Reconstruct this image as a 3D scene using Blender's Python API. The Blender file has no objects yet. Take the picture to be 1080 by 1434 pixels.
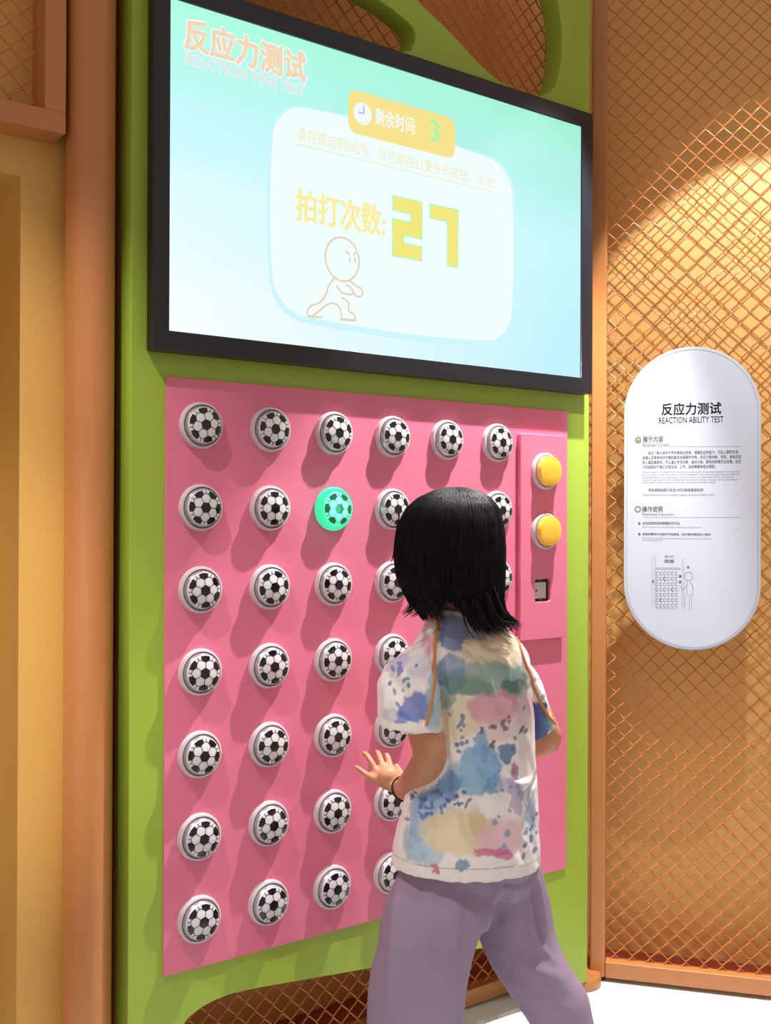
import bpy, bmesh, math, random
import numpy as np
from mathutils import Vector, Matrix, noise
from mathutils.bvhtree import BVHTree

random.seed(7); rng = np.random.default_rng(7)
SC = bpy.context.scene
COL = SC.collection

# ------------------------------------------------------------------ camera
F, YAW, PIT, ROL = 1520.906, 0.64104, 0.00438, 0.00371
CAM = np.array([-0.97343, -2.09042, 1.32305])
fw = np.array([math.sin(YAW)*math.cos(PIT), math.cos(YAW)*math.cos(PIT), math.sin(PIT)])
_r0 = np.array([math.cos(YAW), -math.sin(YAW), 0.0]); _u0 = np.cross(_r0, fw)
cr = _r0*math.cos(ROL)+_u0*math.sin(ROL); cu = -_r0*math.sin(ROL)+_u0*math.cos(ROL)
cd = bpy.data.cameras.new('camera'); co = bpy.data.objects.new('camera', cd); COL.objects.link(co)
M = Matrix(((cr[0], cu[0], -fw[0], CAM[0]), (cr[1], cu[1], -fw[1], CAM[1]), (cr[2], cu[2], -fw[2], CAM[2]), (0, 0, 0, 1)))
co.matrix_world = M
cd.sensor_fit = 'VERTICAL'; cd.sensor_height = 36.0; cd.lens = F/1434*36.0
cd.clip_start = 0.02
SC.camera = co

# ------------------------------------------------------------------ world, lights, exposure
SC.view_settings.view_transform = 'Standard'; SC.view_settings.look = 'None'
SC.view_settings.exposure = 0.0; SC.view_settings.gamma = 1.0
SC.view_settings.use_curve_mapping = False
W = bpy.data.worlds.new('hall'); SC.world = W; W.use_nodes = True
W.node_tree.nodes['Background'].inputs[0].default_value = (1.0, 0.83, 0.72, 1)
W.node_tree.nodes['Background'].inputs[1].default_value = 0.46
def spot(name, loc, aim, power, deg, blend, size=0.015, color=(1, 0.96, 0.93)):
    l = bpy.data.lights.new(name, 'SPOT'); o = bpy.data.objects.new(name, l); COL.objects.link(o)
    l.energy = power; l.spot_size = math.radians(deg); l.spot_blend = blend; l.shadow_soft_size = size; l.color = color
    o.location = loc
    o.rotation_euler = (Vector(aim)-Vector(loc)).to_track_quat('-Z', 'Y').to_euler()
    return o
spot('ceiling_or_fill_spot', (1.22, -0.39, 2.96), (0.80, -0.05, 0.60), 400, 50, 0.40)
spot('ceiling_or_fill_spot', (-0.85, -0.58, 2.96), (-0.10, 0.02, 0.35), 120, 48, 0.8)
spot('ceiling_or_fill_spot', (-3.60, -3.50, 2.75), (-0.48, 0.10, 1.05), 560, 12.5, 0.9, 0.05)
spot('ceiling_or_fill_spot', (1.08, -0.86, 2.96), (1.86, -0.20, 1.58), 108, 49, 0.20, 0.012)
spot('ceiling_or_fill_spot', (0.55, -1.55, 2.96), (0.75, -0.60, 0.1), 34, 50, 0.7, 0.05)  # fill light added for floor and child, not a known ceiling fixture

# ------------------------------------------------------------------ helpers
def lin(c):
    return tuple(((v/255)/12.92 if v/255 <= 0.04045 else (((v/255)+0.055)/1.055)**2.4) for v in c)
def at(px, py, Y):
    d = cr*(px-540)/F-cu*(py-717)/F+fw; t = (Y-CAM[1])/d[1]; return CAM+t*d
def at_d(px, py, dep):
    return CAM+dep*(cr*(px-540)/F-cu*(py-717)/F+fw)
MATS = {}
def mat(name, rgb, rough=0.5, metal=0.0, coat=0.0, bump=0.0, bscale=60, vary=0.0, vscale=3, emit=None, alpha=None, trans=0.0, stretch=None, spec=0.5):
    m = bpy.data.materials.new(name); m.use_nodes = True; nt = m.node_tree; b = nt.nodes['Principled BSDF']
    c = lin(rgb)
    b.inputs['Base Color'].default_value = (*c, 1); b.inputs['Roughness'].default_value = rough
    b.inputs['Metallic'].default_value = metal; b.inputs['Coat Weight'].default_value = coat
    b.inputs['Coat Roughness'].default_value = 0.08; b.inputs['Specular IOR Level'].default_value = spec
    if trans: b.inputs['Transmission Weight'].default_value = trans
    if alpha is not None: b.inputs['Alpha'].default_value = alpha
    if emit is not None:
        b.inputs['Emission Color'].default_value = (*lin(emit[:3]), 1); b.inputs['Emission Strength'].default_value = emit[3]
    if bump or vary:
        tc = nt.nodes.new('ShaderNodeTexCoord'); src = tc.outputs['Object']
        if stretch:
            mp = nt.nodes.new('ShaderNodeMapping'); mp.inputs['Scale'].default_value = stretch
            nt.links.new(src, mp.inputs['Vector']); src = mp.outputs['Vector']
    if bump:
        n = nt.nodes.new('ShaderNodeTexNoise'); n.inputs['Scale'].default_value = bscale; n.inputs['Detail'].default_value = 4
        bp = nt.nodes.new('ShaderNodeBump'); bp.inputs['Strength'].default_value = bump; bp.inputs['Distance'].default_value = 0.004
        nt.links.new(src, n.inputs['Vector']); nt.links.new(n.outputs['Fac'], bp.inputs['Height']); nt.links.new(bp.outputs['Normal'], b.inputs['Normal'])
    if vary:
        n2 = nt.nodes.new('ShaderNodeTexNoise'); n2.inputs['Scale'].default_value = vscale; n2.inputs['Detail'].default_value = 3
        nt.links.new(src, n2.inputs['Vector'])
        mx = nt.nodes.new('ShaderNodeMix'); mx.data_type = 'RGBA'
        mx.inputs['A'].default_value = (*[v*(1-vary) for v in c], 1); mx.inputs['B'].default_value = (*[min(1, v*(1+vary)) for v in c], 1)
        nt.links.new(n2.outputs['Fac'], mx.inputs['Factor']); nt.links.new(mx.outputs['Result'], b.inputs['Base Color'])
    MATS[name] = m
    return m
def glow(name, rgb, strength=1.0):
    """flat picture element of the lit display"""
    m = bpy.data.materials.new(name); m.use_nodes = True; nt = m.node_tree; b = nt.nodes['Principled BSDF']
    b.inputs['Base Color'].default_value = (0, 0, 0, 1); b.inputs['Roughness'].default_value = 0.35
    b.inputs['Specular IOR Level'].default_value = 0.1
    b.inputs['Emission Color'].default_value = (*lin(rgb), 1); b.inputs['Emission Strength'].default_value = strength
    return m

class MB:
    def __init__(s): s.v = []; s.f = []; s.m = []
    def add(s, verts, faces, mi=0):
        o = len(s.v); s.v += [tuple(map(float, v)) for v in verts]; s.f += [tuple(i+o for i in f) for f in faces]; s.m += [mi]*len(faces)
    def box(s, x0, x1, y0, y1, z0, z1, mi=0):
        s.add([(x0,y0,z0),(x1,y0,z0),(x1,y1,z0),(x0,y1,z0),(x0,y0,z1),(x1,y0,z1),(x1,y1,z1),(x0,y1,z1)],
              [(0,3,2,1),(4,5,6,7),(0,1,5,4),(1,2,6,5),(2,3,7,6),(3,0,4,7)], mi)
    def lathe(s, prof, n=32, mi=0, axis='y', close=False):
        """prof = [(r,h)...]; h runs along -y (axis 'y') or +z"""
        V = []; Fc = []
        for r, h in prof:
            for k in range(n):
                a = 2*math.pi*k/n
                V.append((r*math.cos(a), -h, r*math.sin(a)) if axis == 'y' else (r*math.cos(a), r*math.sin(a), h))
        for i in range(len(prof)-1):
            for k in range(n):
                a, b = i*n+k, i*n+(k+1) % n
                Fc.append((a, b, b+n, a+n))
        if close:
            Fc.append(tuple(range(n))[::-1]); Fc.append(tuple(range((len(prof)-1)*n, len(prof)*n)))
        s.add(V, Fc, mi)
    def tube(s, pts, r, sides=6, mi=0, caps=True):
        P = [np.array(p, float) for p in pts]; n = len(P)
        rr = [r]*n if np.isscalar(r) else r
        V = []; Fc = []; prev = None
        for i in range(n):
            t = P[min(i+1, n-1)]-P[max(i-1, 0)]; t = t/(np.linalg.norm(t)+1e-9)
            if prev is None:
                a = np.array([0, 0, 1.0]) if abs(t[2]) < 0.9 else np.array([1.0, 0, 0])
                u = np.cross(t, a)
            else: u = prev-t*(prev@t)
            u = u/(np.linalg.norm(u)+1e-9); prev = u; w = np.cross(t, u)
            for k in range(sides):
                a = 2*math.pi*k/sides; V.append(P[i]+rr[i]*(math.cos(a)*u+math.sin(a)*w))
        for i in range(n-1):
            for k in range(sides):
                a, b = i*sides+k, i*sides+(k+1) % sides; Fc.append((a, b, b+sides, a+sides))
        if caps: Fc.append(tuple(range(sides))[::-1]); Fc.append(tuple(range((n-1)*sides, n*sides)))
        s.add(V, Fc, mi)
    def loft(s, rings, mi=0):
        """rings: list of (n,3) arrays; capped with centre vertices"""
        n = len(rings[0]); V = [p for r in rings for p in r]; Fc = []
        for i in range(len(rings)-1):
            for k in range(n):
                a, b = i*n+k, i*n+(k+1) % n; Fc.append((a, b, b+n, a+n))
        c0, c1 = len(V), len(V)+1; V += [np.mean(rings[0], 0), np.mean(rings[-1], 0)]
        L = (len(rings)-1)*n
        for k in range(n): Fc.append((c0, (k+1) % n, k)); Fc.append((c1, L+k, L+(k+1) % n))
        s.add(V, Fc, mi)
    def mesh(s, name, mats, smooth=False):
        me = bpy.data.meshes.new(name); me.from_pydata(s.v, [], s.f)
        for m in (mats if isinstance(mats, (list, tuple)) else [mats]): me.materials.append(m)
        if any(s.m): me.polygons.foreach_set('material_index', s.m)
        bm = bmesh.new(); bm.from_mesh(me); bmesh.ops.recalc_face_normals(bm, faces=bm.faces); bm.to_mesh(me); bm.free()
        if smooth: shade(me)
        me.update(); return me
    def build(s, name, mats, parent=None, smooth=False, bevel=0.0, loc=None):
        o = link(name, s.mesh(name, mats, smooth), parent, loc)
        if bevel:
            b = o.modifiers.new('bevel', 'BEVEL'); b.width = bevel; b.segments = 3; b.limit_method = 'ANGLE'; b.angle_limit = math.radians(50)
            b.harden_normals = False
        return o
def shade(me, angle=40):
    me.polygons.foreach_set('use_smooth', [True]*len(me.polygons))
    try: me.set_sharp_from_angle(angle=math.radians(angle))
    except Exception: pass
def link(name, data, parent=None, loc=None):
    o = bpy.data.objects.new(name, data); COL.objects.link(o)
    if parent: o.parent = parent
    if loc is not None: o.location = loc
    return o
def tag(o, label=None, cat=None, group=None, kind=None):
    if label: o['label'] = label
    if cat: o['category'] = cat
    if group: o['group'] = group
    if kind: o['kind'] = kind
    return o
def empty(name, loc=(0, 0, 0), rz=0.0):
    o = link(name, None, None, loc); o.rotation_euler.z = rz; o.empty_display_size = 0.05; return o
def evaluated(o, name):
    dg = bpy.context.evaluated_depsgraph_get(); me = bpy.data.meshes.new_from_object(o.evaluated_get(dg)); me.name = name
    return me
def plate_mesh(name, loops, thick, bevel=0.0):
    """flat plate in the XZ plane, front at y=-thick, back at y=0; loops[0] outline, the rest holes"""
    cv = bpy.data.curves.new(name, 'CURVE'); cv.dimensions = '2D'; cv.fill_mode = 'BOTH'; cv.extrude = thick/2-bevel; cv.bevel_depth = bevel; cv.bevel_resolution = 1
    if bevel: cv.offset = -bevel
    for L in loops:
        sp = cv.splines.new('POLY'); sp.points.add(len(L)-1); sp.use_cyclic_u = True
        for p, q in zip(sp.points, L): p.co = (q[0], q[1], 0, 1)
    o = bpy.data.objects.new(name, cv); COL.objects.link(o)
    me = evaluated(o, name); bpy.data.objects.remove(o); bpy.data.curves.remove(cv)
    me.transform(Matrix.Rotation(math.pi/2, 4, 'X')); me.transform(Matrix.Translation((0, -thick/2, 0)))
    me.materials.clear(); me.update(); return me
def rounded(x0, x1, z0, z1, r, n=6):
    P = []
    for cx, cz, a0 in ((x1-r, z1-r, 0), (x0+r, z1-r, 90), (x0+r, z0+r, 180), (x1-r, z0+r, 270)):
        for k in range(n+1):
            a = math.radians(a0+90*k/n); P.append((cx+r*math.cos(a), cz+r*math.sin(a)))
    return P
def text_mesh(name, body, x0, x1, z0, z1, bold=0.0, lines=1.0):
    """lettering set with the built-in font, fitted to a rectangle of the XZ plane"""
    cv = bpy.data.curves.new(name, 'FONT'); cv.body = body; cv.size = 1.0; cv.space_line = lines
    cv.resolution_u = 2
    o = bpy.data.objects.new(name, cv); COL.objects.link(o); me = evaluated(o, name)
    bpy.data.objects.remove(o); bpy.data.curves.remove(cv)
    if not len(me.vertices): return me
    a = np.empty(len(me.vertices)*3); me.vertices.foreach_get('co', a); a = a.reshape(-1, 3)
    lo, hi = a.min(0), a.max(0)
    out = np.zeros_like(a)
    out[:, 0] = x0+(a[:, 0]-lo[0])/(hi[0]-lo[0])*(x1-x0)
    out[:, 2] = z0+(a[:, 1]-lo[1])/(hi[1]-lo[1])*(z1-z0)
    me.vertices.foreach_set('co', out.ravel()); me.materials.clear(); me.update()
    if bold:        # heavier weight: the glyphs repeated a hair's breadth around themselves
        rr = bold*(x1-x0)/(hi[0]-lo[0]); fc = [tuple(p.vertices) for p in me.polygons]; mb = MB()
        for k in range(8):
            a = math.pi*k/4; mb.add(out+np.array([rr*math.cos(a), 0, rr*math.sin(a)]), fc)
        mb.add(out, fc); me = mb.mesh(name, [])
    return me
def stroke(pts, w, closed=False):
    """flat ribbon in the XZ plane along pts"""
    mb = MB(); P = [np.array(p, float) for p in pts]; n = len(P); V = []
    for i in range(n):
        a = P[(i-1) % n] if closed or i > 0 else P[i]; b = P[(i+1) % n] if closed or i < n-1 else P[i]
        t = b-a; t = t/(np.linalg.norm(t)+1e-9); nn = np.array([-t[1], t[0]])
        V += [(P[i][0]+nn[0]*w/2, 0, P[i][1]+nn[1]*w/2), (P[i][0]-nn[0]*w/2, 0, P[i][1]-nn[1]*w/2)]
    fc = [(2*i, 2*i+1, 2*((i+1) % n)+1, 2*((i+1) % n)) for i in range(n if closed else n-1)]
    mb.add(V, fc); return mb
def flat(name, me, m, parent, y):
    me.materials.append(m); o = link(name, me, parent, (0, y, 0)); return o
def catmull(P, k):
    P = [np.array(p, float) for p in P]; out = []
    for i in range(len(P)-1):
        p0, p1, p2, p3 = P[max(i-1, 0)], P[i], P[i+1], P[min(i+2, len(P)-1)]
        for j in range(k):
            t = j/k; out.append(0.5*((2*p1)+(-p0+p2)*t+(2*p0-5*p1+4*p2-p3)*t*t+(-p0+3*p1-3*p2+p3)*t**3))
    out.append(P[-1]); return out

# ------------------------------------------------------------------ materials
m_green = mat('green_paint', (158, 186, 62), 0.42, bump=0.03, bscale=300)
m_pink = mat('pink_paint', (234, 124, 154), 0.40, bump=0.03, bscale=300)
m_orange = mat('orange_enamel', (196, 128, 72), 0.40, coat=0.35, bump=0.03, bscale=200)
m_wire = mat('orange_wire', (204, 124, 68), 0.40, coat=0.2)
m_wall = mat('ochre_paint', (226, 178, 94), 0.5, bump=0.15, bscale=160, vary=0.04, vscale=2)
m_back = mat('ochre_backing', (238, 190, 112), 0.5, bump=0.06, bscale=8, vary=0.03, vscale=2, stretch=(8, 8, 1))
m_back2 = mat('orange_backing', (234, 162, 92), 0.55, vary=0.04, vscale=2)
m_plinth = mat('red_plinth', (164, 74, 52), 0.5)
m_floor = mat('pale_floor', (224, 234, 238), 0.45, vary=0.02, vscale=6)
m_black = mat('black_plastic', (22, 23, 28), 0.38)
m_bezel = mat('black_bezel', (26, 27, 34), 0.30, coat=0.2)
m_white = mat('white_cap', (226, 226, 230), 0.25, coat=0.5)
m_ink = mat('black_print', (16, 15, 17), 0.25, coat=0.4)
m_flange = mat('clear_flange', (236, 226, 232), 0.12, alpha=0.72, coat=0.4)
m_ring = mat('silver_reflector', (176, 170, 180), 0.28, metal=0.55)
m_sign = mat('white_sign_face', (200, 208, 222), 0.6)
m_signedge = mat('sign_edge', (206, 202, 200), 0.5)

# ------------------------------------------------------------------ setting
mb = MB(); mb.box(-3.5, 4.0, -4.0, 1.2, -0.05, 0.0); tag(mb.build('floor', m_floor), kind='structure')

# right hand bay: fence line frame (local x along the fence, +y behind it)
FA = np.array([1.39037, 0.00913]); FD = np.array([0.61473, -0.78874]); FN = np.array([0.78874, 0.61473])
RZ = math.atan2(FD[1], FD[0])
wb = MB(); wb.box(-0.42, 1.6, 0.215, 0.26, 0.0, 3.2)
o = wb.build('wall_right', m_back, loc=(FA[0], FA[1], 0)); o.rotation_euler.z = RZ; tag(o, kind='structure')
pb = MB(); pb.box(-0.20, 1.6, 0.05, 0.213, 0.0, 0.012)
o = pb.build('trim_1', m_plinth, loc=(FA[0], FA[1], 0)); o.rotation_euler.z = RZ; tag(o, kind='structure')
tb = MB(); tb.box(-0.04, 1.32, 0.165, 0.338, 0.0, 0.012); tag(tb.build('trim_2', m_plinth), kind='structure')
# wall behind the game board
wb = MB(); wb.box(-0.05, 1.60, 0.34, 0.38, 0.0, 3.2)
tag(wb.build('wall_back', m_back2), kind='structure')

# left wall with its deep niche
me = plate_mesh('wall_left', [[(-1.9, 0), (-1.25, 0), (-1.25, 2.012), (-0.252, 2.012), (-0.252, 0), (-0.052, 0), (-0.052, 3.2), (-1.9, 3.2)]], 0.28)
me.materials.append(m_wall); o = link('wall_left', me, None, (0, 0.40, 0)); tag(o, kind='structure')
nb = MB(); nb.box(-1.9, -0.2, 0.402, 0.44, 0, 3.2); tag(nb.build('wall_niche', m_wall), kind='structure')

# ------------------------------------------------------------------ chain link mesh
def chain_link(x0, x1, z0, z1, a=0.0245, h=0.050, r=0.0019):
    """flattened helices that hook into each other, in the XZ plane"""
    mb = MB(); n = int((x1-x0)/a)
    for k in range(n):
        xa, xb = x0+k*a-0.0006, x0+(k+1)*a+0.0006
        zz = z0; pts = []; i = 0
        off = 0.0 if k % 2 == 0 else h/2
        # knuckles of neighbouring wires meet at the same height
        z = z0+off-h
        while z < z1+h/2:
            pts += [(xa, 0.0022, z), (xa+0.0026, -0.0016, z+0.0032), (xb-0.0026, -0.0022, z+h/2-0.0032), (xb, 0.0012, z+h/2), (xb-0.0028, 0.0030, z+h/2+0.0034), (xa+0.0028, 0.0030, z+h-0.0034)]
            z += h
        pts = [p for p in pts if z0-0.004 <= p[2] <= z1+0.004]
        if len(pts) > 2: mb.tube(pts, r, 5, caps=True)
    return mb.mesh('chain_link_mesh', m_wire, smooth=True)
def tube_box(name, x0, x1, y0, y1, z0, z1, parent, m=None, bevel=0.004):
    b = MB(); b.box(x0, x1, y0, y1, z0, z1); return b.build(name, m or m_orange, parent, bevel=bevel)

# right fence panel: post, rails, mesh
fence = empty('fence_panel', (FA[0], FA[1], 0), RZ)
tag(fence, 'orange framed chain link fence panel behind the white information sign', 'fence')
tube_box('post', -0.052, -0.010, 0.0, 0.045, 0.012, 3.0, fence)
tube_box('post', 0.98, 1.02, 0.0, 0.045, 0.012, 3.0, fence)
tube_box('rail', -0.0095, 0.9795, 0.0, 0.042, 0.012, 0.058, fence)
tube_box('rail', -0.0095, 0.9795, 0.0, 0.042, 2.955, 3.0, fence)
fm = link('chain_link_mesh', chain_link(-0.0085, 0.62, 0.045, 2.957), fence, (0, 0.030, 0)); tag(fm, kind='stuff')
for zc in (0.05, 2.96):
    pass
fb = MB(); fb.lathe([(0.020, 0), (0.020, 0.012)], 16, axis='z', close=True)
for x in (-0.03, 0.5, 1.0): fb.build('foot', m_black, fence, loc=(x, 0.022, 0))

# chain link screen behind the game board
scr = empty('chain_link_screen', (0, 0, 0))
tag(scr, 'orange chain link screen behind the openings of the green board', 'fence')
tube_box('rail', -0.03, 1.31, 0.118, 0.16, 0.004, 0.050, scr)
tube_box('rail', -0.03, 1.31, 0.118, 0.16, 2.95, 3.0, scr)
for x in (-0.045, 1.275): tube_box('post', x, x+0.035, 0.1185, 0.1595, 0.050, 2.95, scr)
m1 = link('chain_link_mesh', chain_link(-0.008, 1.272, 0.040, 0.36), scr, (0, 0.135, 0)); tag(m1, kind='stuff')
m2 = link('chain_link_mesh', chain_link(-0.008, 1.272, 2.25, 2.955), scr, (0, 0.135, 0)); tag(m2, kind='stuff')

# framed mesh window in the left wall
win = empty('mesh_window_panel', (0, 0, 2.09))
tag(win, 'orange framed chain link panel hanging high on the ochre wall', 'window grille')
tube_box('stile', -0.230, -0.187, 0.042, 0.119, 0.042, 0.8505, win, bevel=0.002)
tube_box('rail', -1.30, -0.187, 0.042, 0.119, 0.0, 0.042, win, bevel=0.002)
tube_box('stile', -1.30, -1.257, 0.042, 0.119, 0.042, 0.8505, win, bevel=0.002)
tube_box('rail', -1.30, -0.187, 0.042, 0.119, 0.8505, 0.90, win, bevel=0.002)
wm = link('chain_link_mesh', chain_link(-0.80, -0.229, 0.04, 0.85), win, (0, 0.085, 0)); tag(wm, kind='stuff')

# round column between wall and board
cb = MB(); cb.lathe([(0.0497, 0.0), (0.0497, 3.1)], 48, axis='z', close=True)
tag(cb.build('round_column', m_orange, loc=(-0.1275, 0.062, 0), smooth=True), 'glossy round orange column beside the green game board', 'column')

# ------------------------------------------------------------------ green game board
def smooth_loop(P, k=6):
    P = [np.array(p, float) for p in P]; n = len(P); out = []
    for i in range(n):
        p0, p1, p2, p3 = P[i-1], P[i], P[(i+1) % n], P[(i+2) % n]
        for j in range(k):
            t = j/k; out.append(tuple(0.5*((2*p1)+(-p0+p2)*t+(2*p0-5*p1+4*p2-p3)*t*t+(-p0+3*p1-3*p2+p3)*t**3)))
    return out
notch = [tuple(p) for p in catmull([(0.030, 0.03), (0.032, 0.12), (0.038, 0.20), (0.062, 0.252), (0.098, 0.274), (0.145, 0.284), (0.202, 0.285), (0.349, 0.271), (0.541, 0.251), (0.852, 0.220), (0.98, 0.205), (1.06, 0.18), (1.10, 0.13), (1.105, 0.03)], 5)]
outline = [(-0.065, 0.03)]+notch+[(1.294, 0.03), (1.294, 3.05), (-0.065, 3.05)]
holeA = smooth_loop([(0.02, 2.80), (0.15, 2.66), (0.35, 2.60), (0.555, 2.560), (0.617, 2.543), (0.659, 2.525), (0.673, 2.504), (0.664, 2.475), (0.645, 2.458), (0.50, 2.43), (0.25, 2.42), (0.05, 2.44), (-0.01, 2.60)])
holeB = smooth_loop([(0.60, 2.66), (0.679, 2.593), (0.78, 2.545), (0.883, 2.488), (0.968, 2.458), (1.08, 2.453), (1.131, 2.470), (1.163, 2.509), (1.182, 2.597), (1.177, 2.68), (1.15, 2.76), (1.05, 2.86), (0.85, 2.90), (0.66, 2.82)])
me = plate_mesh('game_board', [outline, holeA, holeB], 0.062, 0.0015); me.materials.append(m_green)
board = link('game_board', me, None, (0, 0.062, 0))
tag(board, 'tall green painted board with cut out openings holding screen and button panel', 'board')
db = MB(); db.lathe([(0.066, 0), (0.068, 0.003), (0.068, 0.024), (0.064, 0.0295)], 48, axis='z', close=True)
tag(db.build('floor_disc', m_orange, loc=(1.318, 0.062, 0), smooth=True), 'low round orange base disc under the corner of the green board', 'base')
db2 = MB(); db2.lathe([(0.066, 0), (0.068, 0.003), (0.068, 0.024), (0.064, 0.0295)], 48, axis='z', close=True)
tag(db2.build('floor_disc', m_orange, loc=(-0.01, 0.045, 0), smooth=True), 'round orange base disc under the board beside the round column', 'base')

# ------------------------------------------------------------------ display
SW, SH, SZ = 1.2176, 0.685, 1.703
DT = 1.0044; disp = empty('wall_display', tuple(CAM*(1-DT))); disp.scale = (DT, DT, DT); tag(disp, 'large black framed display showing a mint green reaction test score screen', 'display')
hb = MB(); hb.box(-0.036, SW+0.043, -0.036, -0.0100, SZ-0.042, SZ+SH+0.042); hb.build('housing', m_black, disp, bevel=0.004)
me = plate_mesh('bezel', [rounded(-0.036, SW+0.043, SZ-0.042, SZ+SH+0.042, 0.004), [(0, SZ), (0, SZ+SH), (SW, SZ+SH), (SW, SZ)]], 0.007, 0.001)
me.materials.append(m_bezel); link('bezel', me, disp, (0, -0.0362, 0))
# picture: soft mint to white gradient
ms = bpy.data.materials.new('lit_screen'); ms.use_nodes = True; nt = ms.node_tree; b = nt.nodes['Principled BSDF']
b.inputs['Base Color'].default_value = (0, 0, 0, 1); b.inputs['Specular IOR Level'].default_value = 0.1
tc = nt.nodes.new('ShaderNodeTexCoord'); sx = nt.nodes.new('ShaderNodeSeparateXYZ'); nt.links.new(tc.outputs['Generated'], sx.inputs[0])
def ramp(src, stops):
    r = nt.nodes.new('ShaderNodeValToRGB'); e = r.color_ramp.elements; r.color_ramp.interpolation = 'EASE'
    while len(e) < len(stops): e.new(0.5)
    for q, (p, c) in zip(e, stops): q.position = p; q.color = (*lin(c), 1)
    nt.links.new(src, r.inputs[0]); return r.outputs[0]
lef = ramp(sx.outputs['Z'], [(0.0, (250, 255, 255)), (0.42, (226, 253, 255)), (0.62, (202, 250, 255)), (0.84, (184, 252, 238)), (1.0, (176, 255, 226))])
rig = ramp(sx.outputs['Z'], [(0.0, (188, 242, 254)), (0.5, (196, 246, 252)), (0.8, (172, 240, 228)), (1.0, (164, 242, 214))])
mx = nt.nodes.new('ShaderNodeMix'); mx.data_type = 'RGBA'
nt.links.new(sx.outputs['X'], mx.inputs['Factor']); nt.links.new(lef, mx.inputs['A']); nt.links.new(rig, mx.inputs['B'])
nt.links.new(mx.outputs['Result'], b.inputs['Emission Color']); b.inputs['Emission Strength'].default_value = 1.0
sb = MB(); sb.box(0.0005, SW-0.0005, -0.0385, -0.0365, SZ+0.0005, SZ+SH-0.0005); screen = sb.build('screen', ms, disp)
g_card = glow('card_white', (240, 254, 255)); g_rim = glow('card_rim', (206, 246, 253)); g_pill = glow('pill_yellow', (247, 228, 140)); g_white = glow('glyph_white', (240, 250, 255))
g_title = glow('title_peach', (243, 216, 182)); g_sub = glow('subtitle_grey', (226, 226, 224)); g_instr = glow('instruction_tan', (242, 236, 196)); g_gold = glow('count_gold', (250, 238, 160))
g_digit = glow('digit_yellow', (243, 232, 124)); g_lime = glow('digit_outline_green', (172, 246, 168)); g_line = glow('figure_outline', (233, 208, 180)); g_blue = glow('clock_hand_blue', (150, 180, 220))
def poly_flat(name, P, m, y):
    me = plate_mesh(name, [P], 0.0002); return flat(name, me, m, screen, y)
def bulge(x0, x1, z0, z1, r, sag):
    P = rounded(x0, x1, z0, z1, r, 10); cx, cz = (x0+x1)/2, (z0+z1)/2; out = []
    full = []
    for i in range(len(P)):
        a, c = P[i], P[(i+1) % len(P)]
        k = 12 if math.dist(a, c) > 0.08 else 1
        for j in range(k): full.append((a[0]+(c[0]-a[0])*j/k, a[1]+(c[1]-a[1])*j/k))
    for x, z in full:
        nx, nz = (x-cx)/(x1-x0)*2, (z-cz)/(z1-z0)*2
        out.append((x+sag*nx*(1-nz*nz), z+sag*nz*(1-nx*nx)))
    return out
Y0 = -0.0387
poly_flat('card_border', bulge(0.248, 0.965, 1.762, 2.232, 0.075, 0.016), g_rim, Y0)
poly_flat('card', bulge(0.254, 0.953, 1.776, 2.230, 0.072, 0.015), g_card, Y0-0.0004)
poly_flat('timer_pill', rounded(0.446, 0.767, 2.208, 2.308, 0.024), g_pill, Y0-0.0008)
poly_flat('clock_face', [(0.486+0.026*math.cos(a), 2.258+0.026*math.sin(a)) for a in np.linspace(0, 2*math.pi, 28, endpoint=False)], g_white, Y0-0.0012)
flat('clock_hand', stroke([(0.474, 2.259), (0.489, 2.259), (0.489, 2.277)], 0.0035).mesh('clock_hand', []), g_blue, screen, Y0-0.0017)
flat('timer_text', text_mesh('timer_text', '剩余时间:', 0.522, 0.645, 2.242, 2.282, 0.02), g_white, screen, Y0-0.0013)
flat('timer_digit', text_mesh('timer_digit', '3', 0.690, 0.716, 2.240, 2.290, 0.02), g_lime, screen, Y0-0.0013)
for bold, m, y in ((0.070, g_white, 0.0004), (0.036, g_title, 0.0008)):
    flat('title_text', text_mesh('title_text', '反应力测试', 0.036-bold*0.04, 0.328+bold*0.04, 2.293-bold*0.04, 2.356+bold*0.04, bold), m, screen, Y0-y)
for bold, m, y in ((0.045, g_white, 0.0004), (0.012, g_sub, 0.0008)):
    flat('subtitle_text', text_mesh('subtitle_text', 'REACTION TIME TEST', 0.037-bold*0.02, 0.327+bold*0.02, 2.262-bold*0.02, 2.283+bold*0.02, bold), m, screen, Y0-y)
flat('instruction_text', text_mesh('instruction_text', '请在规定时间内，尽可能拍打更多的按钮，加油!', 0.306, 0.900, 2.160, 2.190, 0.008), g_instr, screen, Y0-0.0008)
flat('instruction_rule', stroke([(0.306, 2.150), (0.900, 2.151)], 0.0022).mesh('instruction_rule', []), g_instr, screen, Y0-0.0008)
flat('count_text', text_mesh('count_text', '拍打次数:', 0.306, 0.552, 1.982, 2.052, 0.030), g_gold, screen, Y0-0.0008)
def digits(grow):
    w = 0.030; mb = MB()
    def r(x0, x1, z0, z1): mb.add([(x0-grow, 0, z0-grow), (x1+grow, 0, z0-grow), (x1+grow, 0, z1+grow), (x0-grow, 0, z1+grow)], [(0, 1, 2, 3)])
    xa, xb, z0, zm, z1 = 0.577, 0.662, 1.944, 2.012, 2.082
    r(xa, xb, z1-w, z1); r(xb-w, xb, zm-w/2, z1); r(xa, xb, zm-w/2, zm+w/2); r(xa, xa+w, z0, zm+w/2); r(xa, xb, z0, z0+w)
    xa, xb = 0.690, 0.776
    r(xa, xb, z1-w, z1); r(xb-w, xb, z0, z1)
    return mb.mesh('count_digits', [])
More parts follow.
